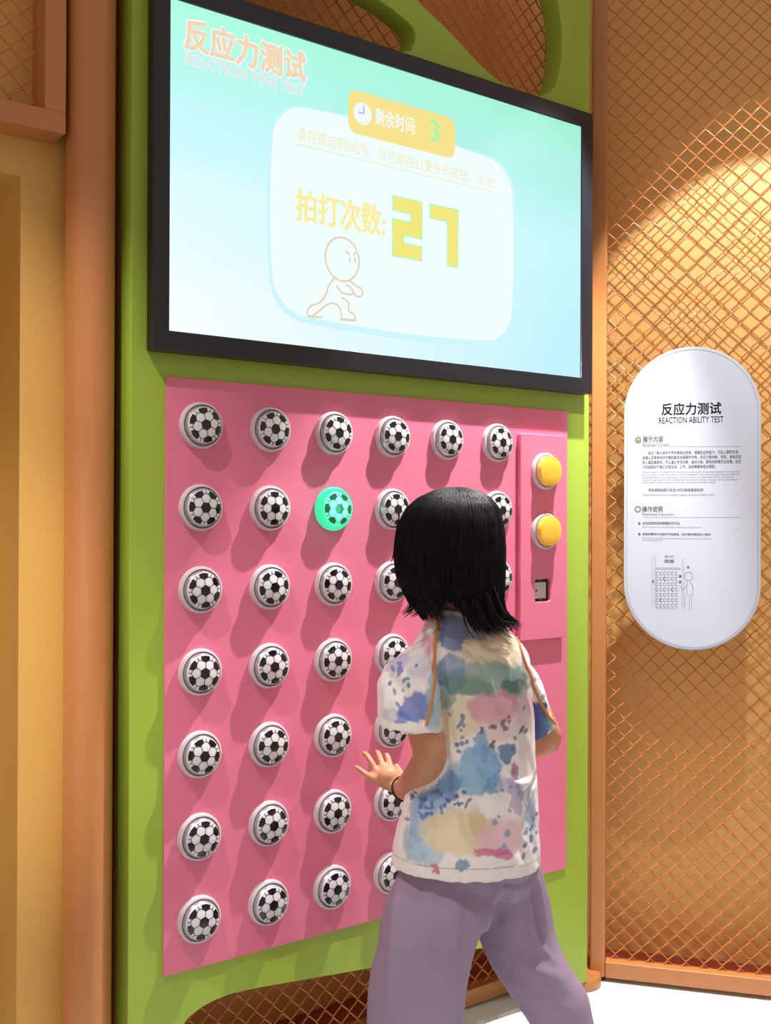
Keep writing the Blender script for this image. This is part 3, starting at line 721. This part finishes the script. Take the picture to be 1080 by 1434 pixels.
# --- trousers
tr = MB()
tr.loft(dense_rings([hring(655, 1150, 2.27, 80, 0.088), hring(655, 1190, 2.272, 88, 0.092), hring(655, 1225, 2.276, 97, 0.096), hring(655, 1250, 2.29, 84, 0.080)]))
tr.loft(dense_rings([hring(630, 1190, 2.268, 66, 0.076), hring(628, 1222, 2.264, 70, 0.086), hring(616, 1262, 2.250, 76, 0.096), hring(603, 1300, 2.240, 72.5, 0.097), hring(598, 1320, 2.238, 70, 0.096), hring(587, 1370, 2.235, 69, 0.094), hring(581, 1434, 2.235, 67, 0.090), hring(577, 1500, 2.238, 63, 0.084), hring(574, 1575, 2.245, 56, 0.076), hring(574, 1600, 2.247, 52, 0.072)]))
tr.loft(dense_rings([hring(698, 1205, 2.305, 57, 0.078), hring(709, 1255, 2.328, 60, 0.084), hring(724, 1310, 2.332, 54, 0.084), hring(745, 1355, 2.322, 56, 0.082), hring(768, 1392, 2.322, 54, 0.078), hring(786, 1434, 2.325, 45, 0.074), hring(810, 1500, 2.335, 44, 0.070), hring(834, 1550, 2.342, 45, 0.068), hring(838, 1560, 2.343, 45, 0.068)]))
me = remesh(tr, 'trousers', 0.0042, 6)
bv = bvh_of(me)
folds(me, bv, [([(700, 1222), (692, 1255), (680, 1290), (672, 1308)], 0.010, 0.014), ([(712, 1228), (706, 1262), (694, 1296)], -0.008, 0.014),
               ([(752, 1225), (757, 1260), (764, 1300)], 0.005, 0.006), ([(745, 1225), (749, 1262), (755, 1300), (762, 1330)], -0.005, 0.006), ([(739, 1222), (741, 1260), (748, 1310), (775, 1345)], 0.005, 0.008),
               ([(700, 1240), (725, 1242), (748, 1228)], -0.005, 0.010), ([(690, 1320), (730, 1350), (790, 1372)], 0.004, 0.014), ([(705, 1350), (745, 1385), (800, 1400)], -0.003, 0.014),
               ([(560, 1225), (552, 1290), (548, 1360), (546, 1434)], 0.005, 0.014), ([(585, 1230), (578, 1300), (575, 1434)], -0.004, 0.014), ([(630, 1230), (640, 1290), (632, 1360), (625, 1434)], 0.004, 0.016), ([(655, 1240), (652, 1300), (645, 1400)], -0.004, 0.012), ([(610, 1222), (603, 1260), (600, 1330)], 0.003, 0.012)])
co_ = coords(me); setco(me, co_+normals(me)*(0.0022*lattice_noise(co_*[1, 1, 0.35], 26, 3))[:, None])
m_trou = mat('lavender_cotton', (154, 134, 160), 0.75, bump=0.12, bscale=700)
me.materials.append(m_trou); link('trousers', me, person)

# --- shoes (rest on the floor)
m_shoe = mat('white_shoe', (222, 220, 216), 0.5); m_sole = mat('grey_sole', (170, 170, 170), 0.6)
for P, a in ((LF, 0.10), (RF, -0.25)):
    f0 = P*[1, 1, 0]; d = np.array([-math.sin(a), math.cos(a), 0]); w = np.array([d[1], -d[0], 0])
    sm = MB(); R_ = []
    for t, wd_, h in ((-0.068, 0.022, 0.045), (-0.055, 0.034, 0.072), (-0.01, 0.038, 0.078), (0.05, 0.040, 0.066), (0.11, 0.043, 0.052), (0.155, 0.038, 0.044), (0.175, 0.020, 0.034)):
        R_.append(ring(f0+d*t+gz*(0.013+h/2), w, gz, wd_, h/2, 20, 0.8))
    sm.loft(dense_rings(R_, 3)); sh = sm.build('shoe', m_shoe, person, smooth=True)
    sl = MB(); R_ = [ring(f0+d*0.052+gz*z, d, w, 0.124, 0.045, 28, 0.85) for z in (0.0005, 0.014)]
    sl.loft(R_); sl.build('sole', m_sole, sh)

# --- T-shirt
ts = MB()
ts.loft(dense_rings([hring(652, 1208, 2.268, 104, 0.124), hring(653, 1180, 2.268, 102, 0.120), hring(660, 1120, 2.27, 93, 0.100), hring(667, 1060, 2.27, 84, 0.093), hring(667, 1000, 2.27, 80, 0.090), hring(664, 950, 2.268, 80, 0.090), hring(658, 915, 2.268, 82, 0.084), hring(651, 888, 2.268, 66, 0.068), hring(645, 868, 2.266, 45, 0.054), hring(641, 853, 2.264, 30, 0.044)]))
def cuff(px, py, dep, hw, b, tilt): return hring(px, py, dep, hw, b, 28, 1.0, tilt)
ts.loft(dense_rings([cuff(622, 878, 2.262, 34, 0.048, 0.9), cuff(594, 896, 2.245, 42, 0.056, 0.62), cuff(578, 930, 2.225, 46, 0.062, 0.25), cuff(574, 975, 2.205, 46, 0.062, -0.02), cuff(574, 1019, 2.190, 45, 0.060, -0.10)]))
ts.loft(dense_rings([cuff(690, 880, 2.285, 34, 0.046, -0.9), cuff(716, 905, 2.310, 36, 0.052, -0.75), cuff(735, 945, 2.330, 31, 0.052, -0.6), cuff(749, 985, 2.345, 26, 0.050, -0.5), cuff(761, 1024, 2.355, 22, 0.048, 0.62)]))
me = remesh(ts, 't_shirt', 0.0024, 7)
bv = bvh_of(me)
folds(me, bv, [([(622, 905), (632, 960), (640, 1010), (648, 1060)], 0.006, 0.008), ([(612, 910), (620, 965), (626, 1020)], -0.005, 0.009),
               ([(668, 905), (682, 950), (705, 1000), (718, 1040)], 0.005, 0.009), ([(690, 910), (708, 960), (728, 1010)], -0.005, 0.010), ([(710, 915), (712, 960), (715, 1000)], 0.005, 0.007),
               ([(640, 1040), (644, 1100), (652, 1150), (660, 1175)], 0.006, 0.009), ([(628, 1060), (634, 1110), (640, 1160)], -0.005, 0.010), ([(668, 1060), (690, 1100), (705, 1115)], 0.006, 0.009), ([(675, 1040), (700, 1075), (730, 1090)], -0.005, 0.011),
               ([(700, 1070), (720, 1095), (745, 1095)], 0.006, 0.010), ([(752, 1085), (738, 1110), (735, 1130)], -0.008, 0.008), ([(720, 1120), (728, 1150), (735, 1190)], 0.004, 0.010),
               ([(590, 1130), (585, 1160), (575, 1190)], 0.005, 0.010), ([(604, 1110), (602, 1150), (600, 1195)], -0.004, 0.012),
               ([(560, 885), (585, 905), (600, 930)], 0.004, 0.008), ([(548, 905), (572, 930), (600, 975)], 0.005, 0.010), ([(540, 940), (560, 965), (590, 1000)], -0.004, 0.012), ([(552, 910), (545, 950), (540, 1000)], 0.003, 0.010), ([(585, 890), (604, 905), (612, 950)], -0.006, 0.008),
               ([(738, 930), (752, 965), (770, 1000)], 0.003, 0.008)])
co_ = coords(me); sk = co_@np.array([[1, 0, 0.25], [0, 1, 0.25], [0.35, -0.2, 0.42]]); setco(me, co_+normals(me)*(0.0026*lattice_noise(sk, 34, 5)+0.0014*lattice_noise(sk, 75, 6))[:, None])
bv = bvh_of(me); co_ = coords(me); n_ = len(co_)
colr = np.tile(np.array(lin((242, 236, 236))), (n_, 1))
warp = np.stack([lattice_noise(co_, 55, 11)+0.6*lattice_noise(co_, 130, 12), lattice_noise(co_, 55, 13)+0.6*lattice_noise(co_, 130, 14), lattice_noise(co_, 55, 15)], 1)+0.35*np.stack([lattice_noise(co_, 260, 31), lattice_noise(co_, 260, 32), lattice_noise(co_, 260, 33)], 1)
grain = 0.5+0.5*lattice_noise(co_, 22, 21)
ex = [crl, gz, fwl]
def paint(px, py, rx, ry, rgb, alpha=0.9, soft=0.35, rot=0.0, wp=0.008):
    c = hit(bv, px, py)
    if c is None: return
    k = 2.2/F; d = co_+warp*wp-c; x, y, w = d@ex[0], d@ex[1], d@ex[2]
    x, y = x*math.cos(rot)+y*math.sin(rot), -x*math.sin(rot)+y*math.cos(rot)
    rx, ry, soft = rx*1.08, ry*1.08, soft*0.5
    q = np.sqrt((x/(rx*k))**2+(y/(ry*k))**2+(w/0.055)**2)
    a = np.clip((1-q)/soft, 0, 1)*alpha*(0.75+0.25*grain)
    colr[:] = colr*(1-a[:, None])+np.array(lin(rgb))*a[:, None]
for a in [
    (690, 905, 60, 32, (214, 190, 150), 0.85, 0.5), (640, 1005, 40, 36, (226, 208, 172), 0.8, 0.6), (632, 885, 22, 26, (88, 112, 178), 0.9, 0.3), (668, 880, 22, 16, (96, 132, 148), 0.8, 0.4),
    (690, 952, 72, 24, (118, 156, 148), 0.9, 0.3), (632, 945, 26, 28, (92, 134, 172), 0.9, 0.4), (722, 966, 24, 16, (70, 118, 108), 0.9, 0.3), (655, 960, 40, 14, (104, 146, 120), 0.8, 0.4),
    (694, 990, 40, 24, (222, 150, 170), 0.9, 0.4), (740, 1000, 24, 20, (214, 142, 164), 0.8, 0.5), (738, 985, 24, 13, (206, 120, 152), 0.8, 0.5), (700, 1018, 36, 22, (226, 188, 190), 0.6, 0.7),
    (672, 1078, 30, 34, (126, 178, 216), 0.95, 0.25), (676, 1046, 10, 24, (120, 172, 214), 0.95, 0.3), (648, 1090, 22, 26, (150, 192, 222), 0.8, 0.5), (692, 1100, 14, 12, (110, 164, 206), 0.9, 0.3, -0.8),
    (712, 1055, 14, 11, (92, 124, 176), 0.95, 0.2), (722, 1078, 7, 12, (176, 88, 124), 0.8, 0.4), (722, 1112, 10, 32, (182, 164, 206), 0.85, 0.3, 0.15), (710, 1098, 18, 12, (200, 188, 220), 0.7, 0.5),
    (616, 1110, 40, 15, (92, 132, 182), 0.9, 0.25, 0.62), (626, 1098, 26, 14, (116, 160, 202), 0.85, 0.4, 0.6), (592, 1140, 24, 34, (122, 164, 206), 0.9, 0.4, -0.2), (578, 1180, 26, 26, (140, 180, 212), 0.85, 0.5), (604, 1195, 18, 16, (158, 192, 216), 0.8, 0.6), (735, 900, 22, 26, (216, 188, 146), 0.8, 0.5), (625, 975, 12, 16, (100, 148, 140), 0.7, 0.5), (612, 1140, 26, 22, (170, 196, 222), 0.7, 0.6),
    (640, 1165, 56, 32, (228, 210, 164), 0.9, 0.5), (668, 1150, 14, 22, (202, 178, 120), 0.7, 0.6), (704, 1172, 46, 26, (228, 176, 194), 0.8, 0.7), (688, 1192, 26, 7, (204, 88, 140), 0.95, 0.3, -0.1), (706, 1200, 12, 8, (206, 96, 146), 0.9, 0.4), (742, 1170, 16, 40, (226, 224, 228), 0.8, 0.6),
    (648, 1212, 10, 8, (98, 142, 176), 0.95, 0.25), (745, 1135, 9, 34, (150, 172, 216), 0.85, 0.4), (735, 1010, 18, 60, (214, 202, 200), 0.7, 0.7), (612, 1214, 3, 8, (210, 70, 110), 0.9, 0.3),
    (574, 892, 40, 14, (190, 148, 184), 0.8, 0.5, -0.5), (598, 868, 14, 10, (102, 138, 200), 0.9, 0.25), (600, 900, 14, 20, (206, 110, 140), 0.6, 0.5), (558, 925, 22, 32, (176, 172, 214), 0.85, 0.5), (585, 930, 18, 26, (206, 196, 214), 0.7, 0.6), (556, 938, 5, 12, (96, 112, 186), 0.85, 0.3),
    (582, 990, 24, 20, (72, 104, 190), 0.95, 0.25), (556, 1002, 24, 8, (92, 124, 206), 0.9, 0.3), (607, 985, 12, 40, (150, 190, 216), 0.8, 0.5), (540, 985, 16, 30, (236, 236, 240), 0.8, 0.5),
    (754, 1012, 16, 32, (62, 88, 164), 0.97, 0.2), (770, 1012, 8, 12, (88, 150, 176), 0.8, 0.4), (748, 945, 10, 26, (226, 216, 206), 0.8, 0.5), (762, 975, 4, 5, (90, 140, 190), 0.8, 0.3)]:
    paint(*a)
for cx, cy, sx_, sy_, n__, rgb in ((600, 1120, 28, 34, 26, (80, 112, 168)), (705, 1025, 30, 22, 18, (98, 98, 116)), (560, 960, 20, 26, 12, (86, 120, 160)), (640, 1030, 14, 36, 12, (92, 124, 172)), (740, 1170, 10, 30, 12, (96, 120, 170)), (640, 1125, 16, 14, 10, (72, 92, 140)), (700, 1110, 40, 60, 14, (120, 150, 190)), (748, 950, 8, 30, 6, (90, 140, 180))):
    for q in range(n__): paint(random.gauss(cx, sx_*0.6), random.gauss(cy, sy_*0.6), random.choice((2.2, 2.8, 3.4, 4.5)), random.choice((2.2, 3, 3.6, 5)), rgb, 0.92, 0.5, random.uniform(0, 3), 0.0013)
ca = me.color_attributes.new('print', 'FLOAT_COLOR', 'POINT'); ca.data.foreach_set('color', np.concatenate([colr, np.ones((n_, 1))], 1).astype(np.float32).ravel())
m_shirt = mat('printed_jersey', (236, 228, 226), 0.7, bump=0.08, bscale=900)
at_n = m_shirt.node_tree.nodes.new('ShaderNodeAttribute'); at_n.attribute_name = 'print'
m_shirt.node_tree.links.new(at_n.outputs['Color'], m_shirt.node_tree.nodes['Principled BSDF'].inputs['Base Color'])
me.materials.append(m_shirt); shirt = link('t_shirt', me, person)
# orange raglan piping and hem stitching
m_pipe = mat('orange_piping', (206, 128, 66), 0.7); m_stitch = mat('hem_stitch', (176, 160, 150), 0.8)
def along(pts, r, name, m, sides=6):
    Q = [hit(bv, *p) for p in pts]; Q = [q for q in Q if q is not None]; Q = catmull(Q, 4); P = []
    for q in Q:
        h = bv.find_nearest(Vector(q)); P.append(np.array(h[0])+np.array(h[1])*r*0.15)
    b_ = MB(); b_.tube(P, r, sides); return b_.build(name, m, shirt, smooth=True)
along([(617, 853), (613, 870), (610, 890), (609, 915), (608, 940), (607, 965), (603, 990), (597, 1016)], 0.0036, 'piping', m_pipe)
along([(722, 893), (731, 915), (740, 940), (748, 962), (758, 985), (768, 1003), (777, 1014)], 0.0036, 'piping', m_pipe)
def hem_loop(py_l, zoff):
    zc = L(652, 1206, 2.27)[2]+zoff; P = []
    c = L(652, 1206, 2.27)*[1, 1, 0]+gz*zc
    for a in np.linspace(0, 2*math.pi, 60):
        d = np.array([math.cos(a), math.sin(a), 0]); h = bv.ray_cast(Vector(c+d*0.3), Vector(-d))
        if h[0] is not None: P.append(np.array(h[0])+d*0.0001)
    return P
b_ = MB(); b_.tube(hem_loop(0, 0.024), 0.0007, 4, caps=False); b_.build('hem_stitch', m_stitch, shirt)

# --- hair: shaped shell plus strands
LV = [(683, 640, 12), (688, 639, 32), (697, 637, 50), (712, 634, 64.5), (732, 631, 72), (755, 630, 76), (780, 629, 77), (805, 630, 75), (828, 634, 70), (846, 640, 64), (862, 648, 58), (876, 655, 54)]
BD = [0.016, 0.046, 0.072, 0.094, 0.106, 0.113, 0.116, 0.114, 0.106, 0.096, 0.088, 0.084]
LVq = np.array([list(l)+[b_] for l, b_ in zip(LV, BD)])
def hair_at(th, t, out=0.0):
    """t in 0..1 crown to tips"""
    s = t*(len(LVq)-1); i = min(int(s), len(LVq)-2); f = s-i; q = LVq[i]*(1-f)+LVq[i+1]*f
    k = 2.262/F; c = L(q[1], q[0], 2.262)
    n = math.cos(th)*crl+math.sin(th)*fwl
    lump = 1+0.012*math.sin(7*th+3*t)+0.008*math.sin(17*th+1.3)
    return c+crl*math.cos(th)*q[2]*k*lump+fwl*math.sin(th)*q[3]*lump+n*out
FACE = math.radians(104)
def t_end(th):
    d = abs((th-FACE+math.pi) % (2*math.pi)-math.pi)
    if d < math.radians(52): return 0.36
    if d < math.radians(66): return 0.36+(d-math.radians(52))/math.radians(14)*0.40
    dg_ = math.degrees(th) % 360
    return float(np.interp(dg_, [0, 30, 60, 165, 200, 240, 250, 262, 272, 290, 330, 360], [0.93, 0.88, 0.85, 0.85, 0.86, 0.85, 0.80, 0.76, 0.86, 0.97, 0.98, 0.93]))
hr = MB(); NA, NT = 96, 26; V = []; Fc = []
for j in range(NT+1):
    for k in range(NA):
        th = 2*math.pi*k/NA; V.append(hair_at(th, j/NT*t_end(th), -0.003))
for j in range(NT):
    for k in range(NA):
        a, b_ = j*NA+k, j*NA+(k+1) % NA; Fc.append((a, b_, b_+NA, a+NA))
Fc.append(tuple(range(NA)))
hr.add(V, Fc); ho = hr.build('hair_tmp', [], smooth=True)
so_ = ho.modifiers.new('s', 'SOLIDIFY'); so_.thickness = 0.014; so_.offset = -1
hme = evaluated(ho, 'hair'); bpy.data.objects.remove(ho)
hv = coords(hme); hf = [tuple(p.vertices) for p in hme.polygons]
hs = MB(); hs.add(hv, hf)
for q in range(2200):
    th = random.uniform(0, 2*math.pi); te = t_end(th); d = abs((th-FACE+math.pi) % (2*math.pi)-math.pi)
    t0 = random.choice((0.0, 0.05, 0.12, 0.2, 0.3))*random.uniform(0.4, 1); ext = random.uniform(0.0, 0.10 if te > 0.84 else 0.03) if te > 0.6 else random.uniform(0, 0.06)
    ph = random.uniform(0, 6.28); dr = random.uniform(-0.10, 0.10); out0 = random.uniform(-0.0016, 0.0010); P = []; R_ = []; N_ = 11
    right = max(0.0, math.cos(th)-0.15); left = max(0.0, -math.cos(th)-0.2)
    flip = random.uniform(0.2, 1.0)
    for i in range(N_):
        u = i/(N_-1); t = t0+(te+ext-t0)*u; over = max(0.0, t-0.80)/0.2
        tw = th+dr*u*u+0.012*math.sin(ph+5*u)
        p = hair_at(tw, min(t, 1.12), out0+0.002*math.sin(ph+3*u)*u)
        p = p+crl*(0.030*right*flip*over**2-0.012*left*flip*over**2)+gz*(0.010*right*flip*over**2)
        P.append(p); R_.append((0.0012 if u < 0.7 else 0.0012*(1-u)/0.3+0.0002))
    hs.tube(P, R_, 4, caps=False)
# loose tufts: flicked tips at the nape and one wisp by the cheek
def tuft(px_pts, r0, n_=12, spread=5):
    for q in range(n_):
        dx, dy = random.gauss(0, spread*0.4), random.gauss(0, spread*0.4); P = []
        for i, (x, y, dep) in enumerate(px_pts):
            g = 1.0 if i else 0.4
            P.append(L(x+dx*g*(1+0.5*i/len(px_pts)), y+dy*g, dep+random.gauss(0, 0.001)))
        P = catmull(P, 4); m_ = len(P); hs.tube(P, [r0*(1-0.9*(i/(m_-1))**2) for i in range(m_)], 4, caps=False)
tuft([(690, 820, 2.185), (697, 845, 2.19), (707, 862, 2.195), (724, 872, 2.20)], 0.0020, 16, 7)
tuft([(680, 830, 2.165), (688, 855, 2.165), (698, 872, 2.17), (716, 876, 2.175)], 0.0020, 14, 7)
tuft([(665, 840, 2.155), (672, 862, 2.155), (680, 878, 2.155), (692, 888, 2.158)], 0.0020, 16, 8)
tuft([(650, 840, 2.155), (655, 860, 2.155), (662, 876, 2.155), (670, 886, 2.156)], 0.0020, 14, 8)
tuft([(565, 800, 2.235), (570, 830, 2.22), (578, 848, 2.21), (566, 862, 2.205)], 0.0018, 14, 5)
tuft([(580, 820, 2.19), (590, 842, 2.185), (592, 852, 2.18), (576, 864, 2.18)], 0.0018, 10, 5)
tuft([(560, 720, 2.25), (555, 750, 2.25), (552, 775, 2.25), (548, 790, 2.25)], 0.0010, 3, 3)
tuft([(600, 840, 2.17), (620, 850, 2.165), (636, 852, 2.16), (640, 842, 2.16)], 0.0007, 3, 3)
m_hair = mat('black_hair', (10, 9, 12), 0.5, spec=0.2, bump=0.3, bscale=300, stretch=(1, 1, 0.06))
hme2 = hs.mesh('hair', m_hair, False); hme2.polygons.foreach_set('use_smooth', [True]*len(hme2.polygons))
link('hair', hme2, person)
